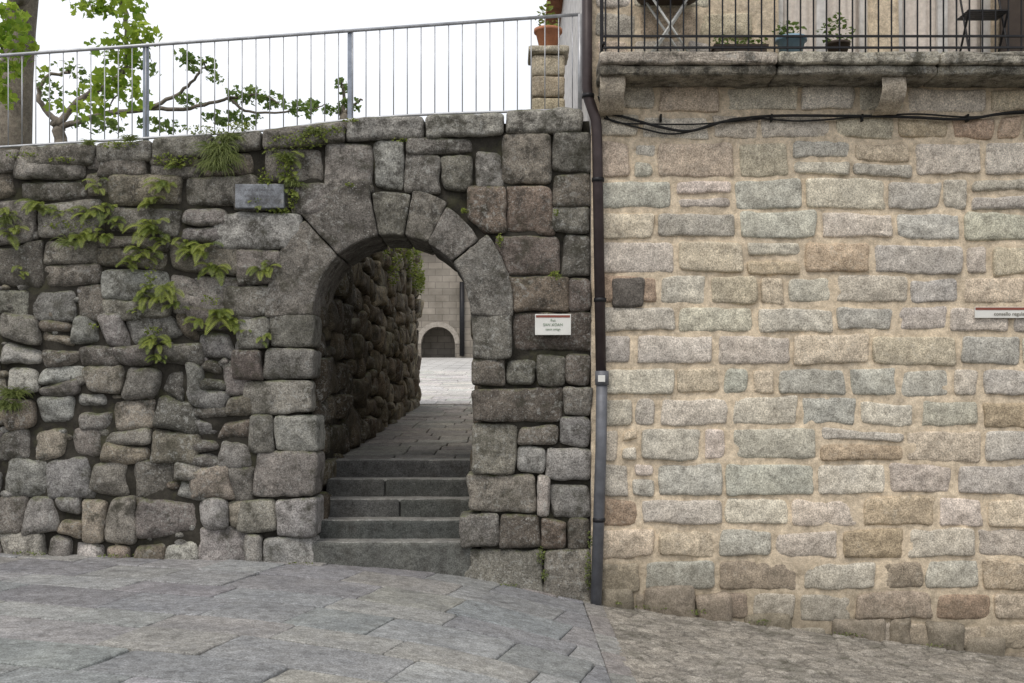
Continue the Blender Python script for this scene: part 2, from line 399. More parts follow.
for i in range(5):
    z0=.19*i-.06 if i else -.4; z1=.19*(i+1); y=.02+.30*i
    s2=Stones(lambda V,yy=y:np.c_[V[:,0],yy-V[:,2],V[:,1]]); s2.k=50+i*5
    xa,xb=(-2.02,-.40)
    cuts=[xa,xb] if i in(1,4,0) else [xa,xa+rng.uniform(.6,1.0),xb]
    for c0,c1 in zip(cuts[:-1],cuts[1:]):
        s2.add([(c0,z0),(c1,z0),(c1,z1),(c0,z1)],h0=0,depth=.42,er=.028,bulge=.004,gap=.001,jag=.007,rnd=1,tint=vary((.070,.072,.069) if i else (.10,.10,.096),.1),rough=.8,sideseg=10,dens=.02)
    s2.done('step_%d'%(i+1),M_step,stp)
    tr=Stones(lambda V,zz=z1:np.c_[V[:,0],V[:,1],zz+V[:,2]]); tr.k=80+i
    tr.add([(-2.0,y+.022),(-.42,y+.022),(-.42,y+.40),(-2.0,y+.40)],h0=.004,depth=.03,er=.006,bulge=.001,gap=.002,jag=.006,rnd=1,tint=(.20,.20,.19),rough=.25,dens=.04)  # pale top sheet against dark riser tint: light from above put into colour
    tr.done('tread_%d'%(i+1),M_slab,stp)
def zr(y): return np.interp(y,[0,1.5,12.5,60,200],[.93,.95,1.50,4.38,6])
rm=Stones(lambda V:np.c_[V[:,0],V[:,1],zr(V[:,1])+V[:,2]])
rr=random.Random(5); y=1.42
while y<34:
    far=y>12.6
    dy=rr.uniform(.4,.65)*(1.6 if far else 1); x=-2.05 if not far else -6; xe=-.35 if not far else 2
    while x<xe:
        w=rr.uniform(.35,.8)*(1.6 if far else 1); x2=min(x+w,xe)
        rm.add([(x,y+.05*(x+1)),(x2,y+.05*(x2+1)),(x2,y+dy+.05*(x2+1)),(x,y+dy+.05*(x+1))],h0=.02 if far else 0,depth=.1,er=.012,bulge=.004,gap=.004,jag=.008,rnd=1,tint=vary(tuple(v*float(np.interp(y,[1,9],[.75,1.25])) for v in (.22,.21,.19)) if not far else (.44,.43,.41),.20),rough=.6,dens=.05 if not far else .12); x+=w  # slab tint paints shade in the alley, brighter inwards, and sunlit slabs beyond
    y+=dy
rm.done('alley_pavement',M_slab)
M_plaza,nt,b=mat('plaza_stone'); g=N(nt,'ShaderNodeNewGeometry')
bk=N(nt,'ShaderNodeTexBrick'); nt.links.new(g.outputs['Position'],bk.inputs['Vector']); bk.inputs['Scale'].default_value=1; bk.inputs['Brick Width'].default_value=1.2; bk.inputs['Row Height'].default_value=.8; bk.inputs['Mortar Size'].default_value=.03
bk.inputs['Color1'].default_value=(.43,.42,.40,1); bk.inputs['Color2'].default_value=(.50,.49,.47,1); bk.inputs['Mortar'].default_value=(.26,.25,.23,1)  # paler colours stand in for sunlight on the plaza
nt.links.new(mix(nt,1.0,bk.outputs['Color'],ramp(nt,noise(nt,g.outputs['Position'],.6,5),.35,.65,(.72,.72,.72,1),(1.12,1.12,1.12,1)),'MULTIPLY'),b.inputs['Base Color'])
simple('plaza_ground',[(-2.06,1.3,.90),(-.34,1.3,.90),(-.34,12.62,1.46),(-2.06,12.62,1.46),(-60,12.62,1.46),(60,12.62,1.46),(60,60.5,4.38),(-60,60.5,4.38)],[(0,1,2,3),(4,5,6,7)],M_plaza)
# ================================================================= GROUND
def zg(x,y):
    x=np.asarray(x,float)
    z=sum(np.interp(x+d,[-60,-9,-5.12,-1.8,-.5,.9,5.12,9,60],[.25,.16,.08,-.01,-.13,-.42,-.95,-1.40,-1.6]) for d in (-.3,-.15,0,.15,.3))/5
    return z
gm=lambda V:np.c_[V[:,0],V[:,1],zg(V[:,0],V[:,1])+V[:,2]]
xs=np.r_[-800,-200,-60,np.linspace(-20,20,161),60,200,800]; ys=np.r_[-800,-200,-60,-30,np.linspace(-20,2,12),60,300,900]
A,B=np.meshgrid(xs,ys); V=np.c_[A.ravel(),B.ravel(),np.full(A.size,-.04)]
na=len(xs); i=(np.arange(len(ys)-1)[:,None]*na+np.arange(na-1)[None,:]).ravel()
npmesh('ground',gm(V),np.c_[i,i+1,i+na+1,i+na],np.zeros((0,3),int),None,M_dirt)
sl=Stones(gm); rr=random.Random(12)
ang=math.radians(-13); ca,sa=math.cos(ang),math.sin(ang)
v=-12.0
while v<3.2:
    dv=rr.uniform(.46,.74); u=-14+rr.uniform(0,1)
    while u<5:
        w=rr.uniform(.6,1.35)
        q=[(u,v),(u+w,v),(u+w,v+dv),(u,v+dv)]
        q=[(a*ca-b*sa,a*sa+b*ca) for a,b in q]
        q=clip(q,0,1,.25)
        if len(q)>2: q=clip(q,1,0,.71)
        if len(q)>2 and max(p[1] for p in q)>-8.5 and max(p[0] for p in q)>-10:
            sl.add(q,h0=rr.uniform(-.006,.003),depth=.06,er=.007,bulge=.002,gap=.002,jag=.010,rnd=1,tint=vary(rr.choice([(.23,.235,.243),(.26,.263,.268),(.205,.21,.218),(.245,.24,.232)]),.10,rr),rough=.38,dens=.04,tilt=.008)
        u+=w
    v+=dv
y=-8.5
while y<.2:
    L=rr.uniform(.5,1.0); sl.add([(.705,y),(.90,y),(.90,y+L),(.705,y+L)],h0=.0,depth=.09,er=.008,bulge=.003,gap=.0,jag=.008,rnd=1,tint=vary((.23,.225,.215),.12,rr),rough=.5,dens=.03); y+=L
sl.done('street_pavement',M_slab)
res=.018; xa,xb,ya,yb=.86,9.0,-7.5,.1
na=int((xb-xa)/res);nb=int((yb-ya)/res)
A,B=np.meshgrid(np.linspace(xa,xb,na),np.linspace(ya,yb,nb)); px,py=A.ravel(),B.ravel()
u=(px*.93+py*.36)/.22; w=(-px*.36+py*.93)/.13
z0_=0*px
u=u+.35*fbm(np.c_[px,py,z0_],2,3,2); w=w+.4*fbm(np.c_[px,py,z0_],2,3,6)
iu,iw=np.floor(u).astype(np.int64),np.floor(w).astype(np.int64)
d1=np.full(len(px),9.);d2=np.full(len(px),9.);idc=np.zeros(len(px))
for du in(-1,0,1):
    for dw in(-1,0,1):
        cu,cw=iu+du,iw+dw
        jx=cu+.5+.45*_h(cu,cw,cu*0,3); jy=cw+.5+.45*_h(cu,cw,cu*0,8)
        d=np.hypot(u-jx,w-jy); hh=_h(cu,cw,cu*0,21)
        m1=d<d1; d2=np.where(m1,d1,np.minimum(d2,d)); idc=np.where(m1,hh,idc); d1=np.where(m1,d,d1)
e=np.clip((d2-d1)/.22,0,1); e=e*e*(3-2*e)
V=np.c_[px,py,-.014+.012*e+.006*idc*e+.012*fbm(np.c_[px,py,z0_],9,4,4)]
base=np.array([.265,.248,.22]); c=base[None,:]*(1+.20*idc)[:,None]*(.62+.38*e)[:,None]
i=(np.arange(nb-1)[:,None]*na+np.arange(na-1)[None,:]).ravel()
npmesh('cobbled_street',gm(V),np.c_[i,i+1,i+na+1,i+na],np.zeros((0,3),int),c,M_cob)
# ================================================================= HOUSE
house=empty('stone_house')
hs=Stones(front); rh=random.Random(33)
GR=[((.46,.43,.37),5),((.52,.48,.41),5),((.43,.41,.37),4),((.50,.435,.34),5),((.43,.35,.255),1),((.34,.265,.195),1)]
pal=[c for c,n in GR for _ in range(int(n))]
rws=[700,672,650,622,592,560,528,517-20,462,428,397,367,334,306,275,241,211,178,141,113,84,66,40,10,-20,-50]
for k in range(len(rws)-1):
    z0,z1=W(0,rws[k])[1],W(0,rws[k+1])[1]; h=z1-z0
    x=.83; first=True
    while x<9.4:
        w=rh.uniform(1.5,2.7)*min(max(h,.30),.36)
        if rh.random()<.10: w=rh.uniform(.22,.3)
        if first: w=rh.choice([.38,.62]) if k%2 else rh.choice([.45,.8]); first=False
        x1=min(x+w,9.5)
        def put(a,b,c,d):
            t=vary(rh.choice(pal),.10,rh)
            if c<-.1 and rh.random()<.3: t=vary((.34,.285,.225),.15,rh)
            hs.add(rect(a,b,c,d,rh,.020),h0=rh.uniform(.004,.026),er=rh.uniform(.02,.032),bulge=.014,gap=rh.uniform(.012,.022),jag=.024,rnd=rh.choice([3,4,5,6]),tint=t,rough=1.1,depth=.08,tilt=.035,warp=.035)
        skip = z1>4.98 and ((2.55<x1 and x<3.7) or (3.75<x1 and x<4.95))
        if not skip:
            if h>.33 and w>.45 and rh.random()<.12:
                c=z0+h*rh.uniform(.42,.58); put(x,x1,z0,c); put(x,x1,c,z1)
            elif h>.33 and w>.4 and rh.random()<.10:
                c=z0+h*rh.uniform(.42,.58); m=x+w*.6; put(x,m,z0,z1); put(m,x1,z0,c); put(m,x1,c,z1)
            else: put(x,x1,z0,z1)
        x=x1
hs.add([W(610,277),W(646,277),W(646,309),W(610,309)],h0=.04,er=.03,tint=(.11,.10,.09),rnd=4,jag=.02)
x=.86
while x<9.3:
    w=rh.uniform(.28,.6); h=rh.uniform(.18,.30); zb=float(zg(x+w/2,0))-.12
    hs.add(rect(x,x+w,zb,zb+h+.1,rh,.04),h0=rh.uniform(.03,.075),er=.05,bulge=.03,rnd=5,tint=vary((.29,.255,.205),.2,rh),jag=.03,rough=1.6,depth=.12)
    x+=w+rh.choice([0,0,.1,.35])
hs.done('facade_stones',M_new,house)
def dhole(x,z): return (z>4.95)&(z<7.1)&(((x>2.66)&(x<3.58))|((x>3.86)&(x<4.82)))
sheet('facade_mortar',front,.79,9.6,-1.9,7.8,.025,-.004,.018,M_mort,house,seed=8,hole=dhole,freq=7)
M_pale=plain('pale_render',(.62,.6,.58),.9)
simple('side_wall',[(.79,0,-1.9),(.79,9,-1.9),(.79,9,7.8),(.79,0,7.8)],[(0,1,2,3)],M_pale,house)
simple('back_wall',[(.79,9,-1.9),(9.6,9,-1.9),(9.6,9,7.8),(.79,9,7.8)],[(0,1,2,3)],M_pale,house)
simple('end_wall',[(9.6,0,-1.9),(9.6,9,-1.9),(9.6,9,7.8),(9.6,0,7.8)],[(0,1,2,3)],M_pale,house)
M_tile=plain('roof_tile',(.3,.13,.07),.9)
box('roof',.55,9.8,-.3,9.3,7.8,7.95,M_tile,house)
M_frame=plain('white_frame',(.6,.58,.55),.5); M_cur=plain('curtain',(.66,.60,.54),.9,var=.15,scale=20); M_dark=plain('dark_wood',(.06,.045,.035),.6)
for k,(x0,x1) in enumerate(((2.66,3.58),(3.86,4.82))):
    a=Acc(); a.box(x0,x0+.07,.08,.14,4.95,7.1); a.box(x1-.07,x1,.08,.14,4.95,7.1); a.box(x0+.07,x1-.07,.08,.14,7.03,7.1)
    m=(x0+x1)/2; a.box(m-.05,m+.05,.085,.135,4.95,7.03); a.box(x0+.07,m-.05,.085,.135,4.95,5.12); a.box(m+.05,x1-.07,.085,.135,4.95,5.12)
    a.done('door_frame_%d'%(k+1),M_frame,house)
    V=[];Fc=[]; n=40
    for i in range(n+1):
        x=x0+.05+(x1-x0-.1)*i/n; y=.19+.015*math.sin(i*1.3); V+= [(x,y,4.95),(x,y,7.1)]
    for i in range(n): Fc.append((2*i,2*i+2,2*i+3,2*i+1))
    simple('curtain_%d'%(k+1),V,Fc,M_cur,house,smooth=True)
    b=Acc(); b.box(x0-.01,x0+.0,0,.2,4.95,7.1); b.box(x1,x1+.01,0,.2,4.95,7.1); b.done('reveal_%d'%(k+1),M_mort,house)
box('shutter',4.86,5.3,-.06,-.03,4.95,7.1,M_dark,house)
# balcony
bal=empty('balcony')
bs=Stones(lambda V:np.c_[V[:,0],-.48-V[:,2],V[:,1]])
rb=random.Random(2)
cuts=[.84,2.55,4.1,5.9,7.6,9.0]
for c0,c1 in zip(cuts[:-1],cuts[1:]):
    bs.add([(c0,4.84),(c1,4.84),(c1,4.96),(c0,4.96)],h0=0,depth=.52,er=.025,bulge=.005,gap=-.001,jag=.006,rnd=1,tint=vary((.38,.36,.31),.05,rb),sideseg=10,dens=.03)
    bs.add([(c0,4.745),(c1,4.745),(c1,4.842),(c0,4.842)],h0=-.05,depth=.47,er=.03,bulge=.005,gap=-.001,jag=.006,rnd=1,tint=vary((.26,.24,.2),.05,rb),sideseg=10,dens=.03)
bs.done('slab',M_old,bal)
M_iron=plain('black_iron',(.02,.02,.022),.45,.3)
for xc in (.98,3.70,6.4):
    c2=Stones(lambda V,xc=xc:np.c_[xc+.12+V[:,2],V[:,0],V[:,1]]); c2.k=int(xc*9)
    c2.add([(.02,4.76),(.02,4.44),(-.18,4.45),(-.33,4.54),(-.38,4.62),(-.38,4.76)],h0=0,depth=.24,er=.02,bulge=.004,rnd=1,gap=0,tint=(.36,.32,.26),sideseg=5)
    c2.done('corbel',M_new,bal)
a=Acc(); yb=-.42
for z in (5.0,5.11,5.98): a.box(.88,8.9,yb-.012,yb+.012,z,z+.018)
x=.9
while x<8.9:
    a.tube([(x,yb,4.94),(x,yb,5.98)],.0085,6); x+=.125
a.box(.87,.895,yb,0,5.98,6.0); a.box(.87,.895,yb,0,5.05,5.07)
for j in range(3): a.tube([(.88,yb+.11*(j+1),4.94),(.88,yb+.11*(j+1),5.98)],.0085,6)
a.done('railing',M_iron,bal)
# cable
M_cable=plain('cable',(.015,.015,.015),.5)
def pathpts(px,Y,n=8):
    out=[];L=len(px)
    for i in range(L-1):
        p0=px[max(i-1,0)];p1=px[i];p2=px[i+1];p3=px[min(i+2,L-1)]
        for j in range(n):
            t=j/n
            q=[.5*((2*p1[d])+(-p0[d]+p2[d])*t+(2*p0[d]-5*p1[d]+4*p2[d]-p3[d])*t*t+(-p0[d]+3*p1[d]-3*p2[d]+p3[d])*t**3) for d in(0,1)]
            out.append(P(q[0],q[1],Y))
    out.append(P(*px[-1],Y)); return out
a=Acc()
a.tube(pathpts([(604,112),(628,118),(660,127),(690,131),(722,122),(770,116),(850,116),(905,117),(965,119),(1030,111),(1200,108)],-.07),.014,7)
a.tube(pathpts([(604,118),(640,128),(672,134),(705,128),(740,118),(800,121),(860,117),(915,114),(970,117),(1030,113),(1200,110)],-.055),.009,6)
a.tube(pathpts([(598,96),(604,112),(615,122),(650,124),(700,124),(760,119)],-.06),.008,6)
for x in (660,770,860,965): a.box(P(x,0)[0]-.008,P(x,0)[0]+.008,-.085,.0,P(x,118)[2]-.05,P(x,118)[2]+.02)
a.done('power_cable',M_cable,None,True)
# drainpipe
dp=empty('drainpipe')
M_pb=plain('brown_pipe',(.050,.038,.038),.45,.1); M_pg=plain('grey_pipe',(.13,.135,.15),.5,.2)
Yp=-.12
tube('upper_pipe',[P(587,-60,Yp),P(587,88,Yp),P(588,97,Yp),P(596,120,Yp),P(597,130,Yp),P(601,376,Yp)],.052,M_pb,dp,16)
tube('lower_pipe',[P(602,372,Yp),P(601,450,Yp),P(596,604,Yp)],.056,M_pg,dp,16)
tube('collar',[P(602,371,Yp),P(602,385,Yp)],.068,M_pg,dp,16)
for y,xx in ((96,588),(180,598),(300,600),(520,599)):
    tube('bracket',[P(xx,y-2,Yp),P(xx,y+2,Yp)],.062,M_iron,dp,16); box('bracket_stay',P(xx,y,0)[0]-.01,P(xx,y,0)[0]+.01,-.1,.02,P(xx,y,Yp)[2]-.02,P(xx,y,Yp)[2]+.02,M_iron,dp,0)
M_white=plain('white_paint',(.66,.66,.62),.5,var=.06)
c=P(601,379,Yp); box('sticker',c[0]-.035,c[0]+.035,Yp-.078,Yp-.06,c[2]-.03,c[2]+.035,M_white,dp,.003)
# ================================================================= SIGNS
M_red=plain('sign_red',(.22,.07,.05),.5,var=.05); M_ink=plain('ink',(.16,.15,.12),.6,var=.05); M_ink2=plain('green_ink',(.2,.27,.19),.6,var=.05)
def text(s,loc,size,m,parent):
    cu=bpy.data.curves.new('lettering','FONT'); cu.body=s; cu.size=size; cu.align_x='CENTER'; cu.extrude=.001
    o=bpy.data.objects.new('lettering',cu); cu.materials.append(m); o.location=loc; o.rotation_euler=(math.pi/2,0,0); link(o,parent)
sg=empty('street_name_sign'); x0,_,z0=P(535,335,-.1); x1,_,z1=P(571,314,-.1)
box('plate',x0,x1,-.10,-.085,z0,z1,M_white,sg,.003); box('band',x0+.01,x1-.01,-.103,-.1005,z1-.035,z1-.012,M_red,sg,0)
xm=(x0+x1)/2; text('Rua',(xm,-.104,z1-.072),.034,M_ink2,sg); text('SAN XOAN',(xm,-.104,z1-.118),.038,M_ink2,sg); text('casco antigo',(xm,-.104,z1-.16),.030,M_ink2,sg)
box('mount',x0+.05,x1-.05,-.085,0,z0+.04,z1-.04,M_iron,sg,0)
s2=empty('information_sign'); x0,_,z0=P(975,318,-.06); x1,_,z1=P(1040,307,-.06)
x1=x0+.75
box('plate',x0,x1,-.06,-.045,z0,z1,M_white,s2,.003); box('band',x0+.004,x1-.004,-.063,-.0605,z1-.03,z1-.004,M_red,s2,0)
box('mount',x0+.05,x1-.05,-.045,0.0,z0+.03,z1-.03,M_iron,s2,0)
text('consello regulador',((x0+x1)/2,-.064,z0+.025),.05,M_ink,s2)
pq=empty('stone_plaque'); x0,_,z0=P(235,208,-.09); x1,_,z1=P(284,184,-.09)
M_plq=granite('plaque_stone',attr=False,base=(.22,.235,.26),lichen=.25,dark=.6,speck=.4,bump=.3)
box('slab',x0,x1,-.095,.05,z0,z1,M_plq,pq,.008); M_eng=plain('engraved',(.15,.15,.16),.8)
for i in range(3): text('A VILA DE RIBADAVIA',((x0+x1)/2,-.0962,z1-.07-.06*i),.030,M_eng,pq)
# ================================================================= TERRACE RAILING
rl=empty('metal_railing'); M_gal=plain('galvanised',(.40,.41,.43),.45,.5); M_post=plain('post_paint',(.25,.28,.33),.5,.3)
Yr=.35
def rtop(x): return np.interp(x,[-9.7,.72],[4.86,5.60])
a=Acc(); b=Acc()
X0,X1=-9.6,.70
a.tube([(X0,Yr,rtop(X0)),(X1,Yr,rtop(X1))],.018,8)
a.box(X1-.02,X1+.02,Yr-.02,Yr+.02,4.45,5.6)
a.tube([(x,Yr,float(ztop(x))+.10) for x in np.linspace(X0,X1,24)],.014,6)
x=X0
while x<X1:
    a.tube([(x,Yr,float(ztop(x))+.1),(x,Yr,float(rtop(x)))],.006,5); x+=.142
for px in (-370,-160,145,350,):
    x=P(px,0,Yr)[0]; b.box(x-.028,x+.028,Yr-.012+.03,Yr+.045,float(ztop(x))-.1,float(rtop(x))+.01)
a.done('bars',M_gal,rl,True); b.done('posts',M_post,rl)
pi=empty('stone_pier'); x0,x1=.22,.60
s3=Stones(lambda V:np.c_[V[:,0],1.35-V[:,2],V[:,1]])
z=4.3
while z<5.4:
    s3.add([(x0,z),(x1,z),(x1,z+.24),(x0,z+.24)],depth=.4,er=.02,rnd=1,gap=.001,tint=vary((.42,.36,.27),.15),sideseg=5); z+=.24
s3.add([(x0-.05,z),(x1+.05,z),(x1+.05,z+.1),(x0-.05,z+.1)],h0=.05,depth=.5,er=.02,rnd=1,tint=(.4,.37,.3),sideseg=5)
s3.done('blocks',M_new,pi); ptop=z+.1
M_ter=plain('terracotta',(.42,.19,.11),.8)
def pot(name,c,s,m=M_ter):
    e=empty(name); lathe('bowl',[(0,0),(.1*s,0),(.15*s,.2*s),(.17*s,.2*s),(.17*s,.24*s),(.145*s,.24*s),(.13*s,.2*s),(0,.19*s)],c,m,e); return e
# ================================================================= PLANTS
M_fern=leafmat('fern_leaf',(.08,.12,.025),(.33,.38,.08),.4)
M_grass=leafmat('grass_blade',(.08,.11,.03),(.24,.28,.09),.3)
M_leaf=leafmat('plane_leaf',(.14,.26,.03),(.42,.52,.08),.6)
M_leafd=leafmat('dark_leaf',(.06,.11,.025),(.20,.28,.07),.5)
def fern(px,py,size,n=9,seed=0,name='fern',Y=0.0):
    r=random.Random(seed*7+int(px)); base=Vector(P(px,py,Y)); base.y=Y-.01
    V=[];Fc=[];C=[]
    for f in range(n):
        az=r.uniform(-1.4,1.4); L=size*r.uniform(.4,1.1)
        d=Vector((math.sin(az),-abs(math.cos(az))*.8-.2,r.uniform(.0,1.4))).normalized()
        p=base.copy()+Vector((r.uniform(-.06,.06),0,r.uniform(-.05,.05))); K=18; shade=r.uniform(.05,1)
        pts=[]
        for k in range(K):
            pts.append(p.copy()); p=p+d*(L/K); d=(d+Vector((r.uniform(-.03,.03),0,-.12))).normalized()
        for k in range(1,K):
            t=(pts[k]-pts[k-1]).normalized(); sd=t.cross(Vector((0,-.6,1))).normalized()
            w=.24*L*math.sin(math.pi*min(1,(k/K)*.85+.15))**.8*(1-.5*k/K)+.006
            for s in(-1,1):
                a=pts[k];tip=pts[k]+sd*s*w+t*w*.30+Vector((0,0,-.2*w)); hw=L/K*.40
                o=len(V); m=(a*.6+tip*.4)
                V+=[tuple(a),tuple(m+t*hw),tuple(tip),tuple(m-t*hw)]; Fc.append((o,o+1,o+2,o+3)); cc=min(1,max(0,shade+r.uniform(-.2,.2))); C+=[cc]*4
            o=len(V); q=sd*.003
            V+=[tuple(pts[k-1]-q),tuple(pts[k-1]+q),tuple(pts[k]+q),tuple(pts[k]-q)];Fc.append((o,o+1,o+2,o+3));C+=[.3]*4
    simple(name,V,Fc,M_fern,None,cols=C)
FE=[(40,206,.27,15),(58,214,.22,12),(92,214,.25,15),(83,238,.27,13),(104,236,.22,11),(12,232,.26,11),(150,228,.29,17),(165,240,.22,12),(146,255,.25,14),(130,262,.2,10),(165,292,.28,16),(146,292,.24,12),(175,306,.2,10),
 (200,250,.28,16),(214,270,.26,14),(266,268,.24,15),(218,314,.28,17),(200,322,.2,10),(234,322,.18,10),(265,338,.16,10),(156,341,.22,13),(160,358,.18,9),(165,185,.26,15),(155,202,.2,10),(290,178,.18,11),(263,207,.18,9),(291,193,.16,9),(-30,240,.3,9),
 (96,186,.16,8),(185,243,.2,9),(243,333,.15,8),(120,222,.2,8),(292,160,.18,11),(300,138,.16,10),(110,208,.16,7),(20,270,.14,6),(140,310,.16,8),(326,132,.14,9),(272,150,.15,9),(178,165,.2,9),(8,212,.2,8)]
for i,(x,y,s,n) in enumerate(FE): fern(x,y,s,n,i)
def tuft(px,py,size,n,seed,name='grass_tuft',Y=-.02,hang=.5,m=None):
    r=random.Random(seed); base=Vector(P(px,py,Y)); V=[];Fc=[];C=[]
    for f in range(n):
        p=base+Vector((r.uniform(-.3,.3)*size,r.uniform(-.02,.02),r.uniform(-.12,.12)*size)); az=r.uniform(-1.5,1.5); L=size*r.uniform(.5,1.1)
        d=Vector((math.sin(az)*.7,-.5*abs(math.cos(az)),r.uniform(.2,1.1))).normalized(); w=.006; c=r.random()
        K=5
        for k in range(K):
            q=p+d*(L/K); sd=d.cross(Vector((0,1,.1))).normalized(); w2=w*(1-(k+1)/K)+.0008
            o=len(V); V+=[tuple(p-sd*w),tuple(p+sd*w),tuple(q+sd*w2),tuple(q-sd*w2)];Fc.append((o,o+1,o+2,o+3));C+=[c]*4
            p=q; w=w2; d=(d+Vector((0,-.05,-hang))).normalized()
    simple(name,V,Fc,m or M_grass,None,cols=C)
for i,(x,y,s,n,h) in enumerate([(218,152,.28,190,.5),(216,168,.26,140,.6),(225,160,.26,110,.7),(14,396,.22,120,.4),(10,408,.22,90,.5),(230,140,.2,90,.5),(5,222,.2,50,.5),(70,245,.2,40,.5),
  (285,160,.16,80,.4),(295,185,.14,60,.5),(315,134,.14,80,.4),(130,140,.12,50,.4),(90,144,.12,40,.4)]):
    tuft(x,y,s,n,i,hang=h,Y=-.05)
def bush(name,c,rad,n,size,m,seed=0,flat=1.0,star=True):
    r=random.Random(seed); V=[];Fc=[];C=[]
    for k in range(n):
        while True:
            d=Vector((r.uniform(-1,1),r.uniform(-1,1),r.uniform(-1,1)))
            if d.length<1: break
        p=Vector(c)+Vector((d.x*rad[0],d.y*rad[1],d.z*rad[2]))
        a=Vector((r.uniform(-1,1),r.uniform(-1,1),r.uniform(-.6,.6))).normalized(); b=a.cross(Vector((r.uniform(-1,1),r.uniform(-1,1),r.uniform(-1,1)))).normalized()
        s=size*r.uniform(.5,1.25); o=len(V); nrm=a.cross(b)
        prof=[(-.5,0),(-.42,.32),(-.1,.28),(.02,.52),(.18,.25),(.55,0),(.18,-.25),(.02,-.52),(-.1,-.28),(-.42,-.32)] if star else [(-.5,0),(-.1,.28),(.5,0),(-.1,-.28)]
        for u,v in prof: V.append(tuple(p+a*u*s+b*v*s+nrm*(abs(v)*.25*s)))
        Fc.append(tuple(range(o,o+len(prof)))); cc=r.random()*.7+.3*(d.z*.5+.5); C+=[cc]*len(prof)
    return V,Fc,C
def bushes(name,lst,size,m,parent=None,star=True):
    V=[];Fc=[];C=[]
    for i,(c,rad,n) in enumerate(lst):
        v,f,cc=bush('',c,rad,n,size,m,i*13+len(name),star=star); o=len(V); V+=v; Fc+=[tuple(k+o for k in ff) for ff in f]; C+=cc
    return simple(name,V,Fc,m,parent,cols=C)
L=[]
for (x,y,w,h,n) in [(300,140,.30,.09,300),(325,131,.22,.06,220),(285,165,.10,.14,180),(265,180,.08,.14,110),(293,200,.05,.12,90),(175,160,.24,.08,190),(120,145,.2,.04,110),(240,127,.16,.05,130),(205,130,.2,.05,150),
   (350,185,.05,.03,30),(500,240,.04,.07,60),(465,211,.04,.03,40),(555,275,.07,.05,70),(556,212,.03,.04,25),(152,330,.10,.05,60),(185,250,.08,.06,55),(60,160,.14,.03,60),(95,325,.05,.04,25),(280,210,.12,.04,80),(258,200,.05,.05,50),
   (70,225,.3,.05,90),(150,275,.06,.15,60),(210,300,.1,.06,50),(400,140,.1,.015,25),(350,120,.08,.02,40),(20,155,.2,.03,60)]:
    L.append((P(x,y,-.06),(w,.06,h),n))
bushes('wall_herbs',L,.034,M_fern,None,False)
L=[]
for (x,y,w,h,n) in [(541,556,.05,.1,90),(545,575,.04,.06,60),(588,570,.04,.2,120),(590,540,.03,.1,40),(618,603,.05,.03,35),(300,564,.15,.02,40),(700,612,.15,.03,50),(760,622,.12,.03,40),(655,607,.2,.02,50),(850,634,.2,.02,50),(940,645,.2,.02,40),(120,556,.25,.02,50),(30,553,.2,.02,40),(500,585,.2,.02,40)]:
    L.append((P(x,y,-.08),(w,.05,h),n))
bushes('base_weeds',L,.03,M_grass,None,False)
L=[]; r=random.Random(4)
for k in range(22):
    y=r.uniform(5,12.5); L.append(((-1.90,y,float(altop(y))-r.uniform(-.05,1.0)),(.09,.4,.28),120))
bushes('ivy',L,.06,M_fern,None,False)
# ================================================================= TREES
M_bark=granite('bark',attr=False,base=(.21,.185,.155),lichen=.4,dark=.5,speck=.4,bump=.8,lic_col=(.32,.31,.26))
t1=empty('plane_tree')
tube('trunk',[P(13,175,3),P(12,140,3),P(16,80,3),P(20,30,3),P(26,-30,3),P(45,-120,3.2)],.2,M_bark,t1,16,[.26,.24,.205,.19,.18,.15])
def br(name,pl,Y,r0,r1,m,par):
    pts=pathpts(pl,Y,6); n=len(pts); rs=[r0+(r1-r0)*i/(n-1) for i in range(n)]
    rr=random.Random(len(name)+int(pl[0][0])); pts=[(p[0]+rr.uniform(-1,1)*.3*rs[i],p[1]+rr.uniform(-.6,.6)*.2*(i/n),p[2]+rr.uniform(-1,1)*.3*rs[i]) for i,p in enumerate(pts)]
    tube(name,pts,r0,m,par,8,rs)
br('limb_1',[(28,-30),(70,-60),(110,-20),(128,30),(120,80),(108,110)],2.6,.06,.005,M_bark,t1)
br('limb_2',[(24,0),(-20,-40),(-60,-60)],2.6,.09,.04,M_bark,t1)
br('limb_3',[(28,-30),(0,-20),(-5,20),(5,70)],2.0,.05,.006,M_bark,t1)
br('limb_4',[(40,-100),(120,-110),(200,-90),(240,-60)],2.6,.09,.03,M_bark,t1)
br('twig_1',[(70,-58),(85,-20),(90,10)],2.5,.02,.004,M_bark,t1)
br('twig_2',[(128,30),(145,45),(150,60)],2.5,.008,.004,M_bark,t1)
L=[]
for (x,y,w,h,n,Y) in [(6,20,.26,.26,130,2),(2,60,.24,.27,110,2),(22,45,.13,.2,50,2),(2,98,.14,.12,36,2),(120,5,.32,.24,130,2.4),(128,45,.26,.28,130,2.4),(112,82,.30,.20,90,2.4),(135,98,.18,.2,40,2.4),(70,108,.25,.08,26,2.4),(90,95,.2,.1,26,2.4),
   (105,112,.2,.1,26,2.4),(85,4,.25,.12,40,2.4),(60,-60,.8,.4,150,2.6),(160,-80,1.0,.4,180,2.6),(-80,-40,.8,.6,160,2.6),(40,-150,1.6,.7,300,3),(150,35,.14,.12,24,2.4),(100,50,.14,.12,20,2.4),(45,75,.12,.08,10,2.2)]:
    L.append((P(x,y,Y),(w,.35,h),n))
bushes('leaves',L,.115,M_leaf,t1)
t2=empty('pollarded_tree')
Y=6
br('trunk',[(60,200),(62,150),(55,120)],Y,.12,.09,M_bark,t2)
br('limb_1',[(58,125),(80,100),(105,86),(125,70),(140,60)],Y,.06,.02,M_bark,t2)
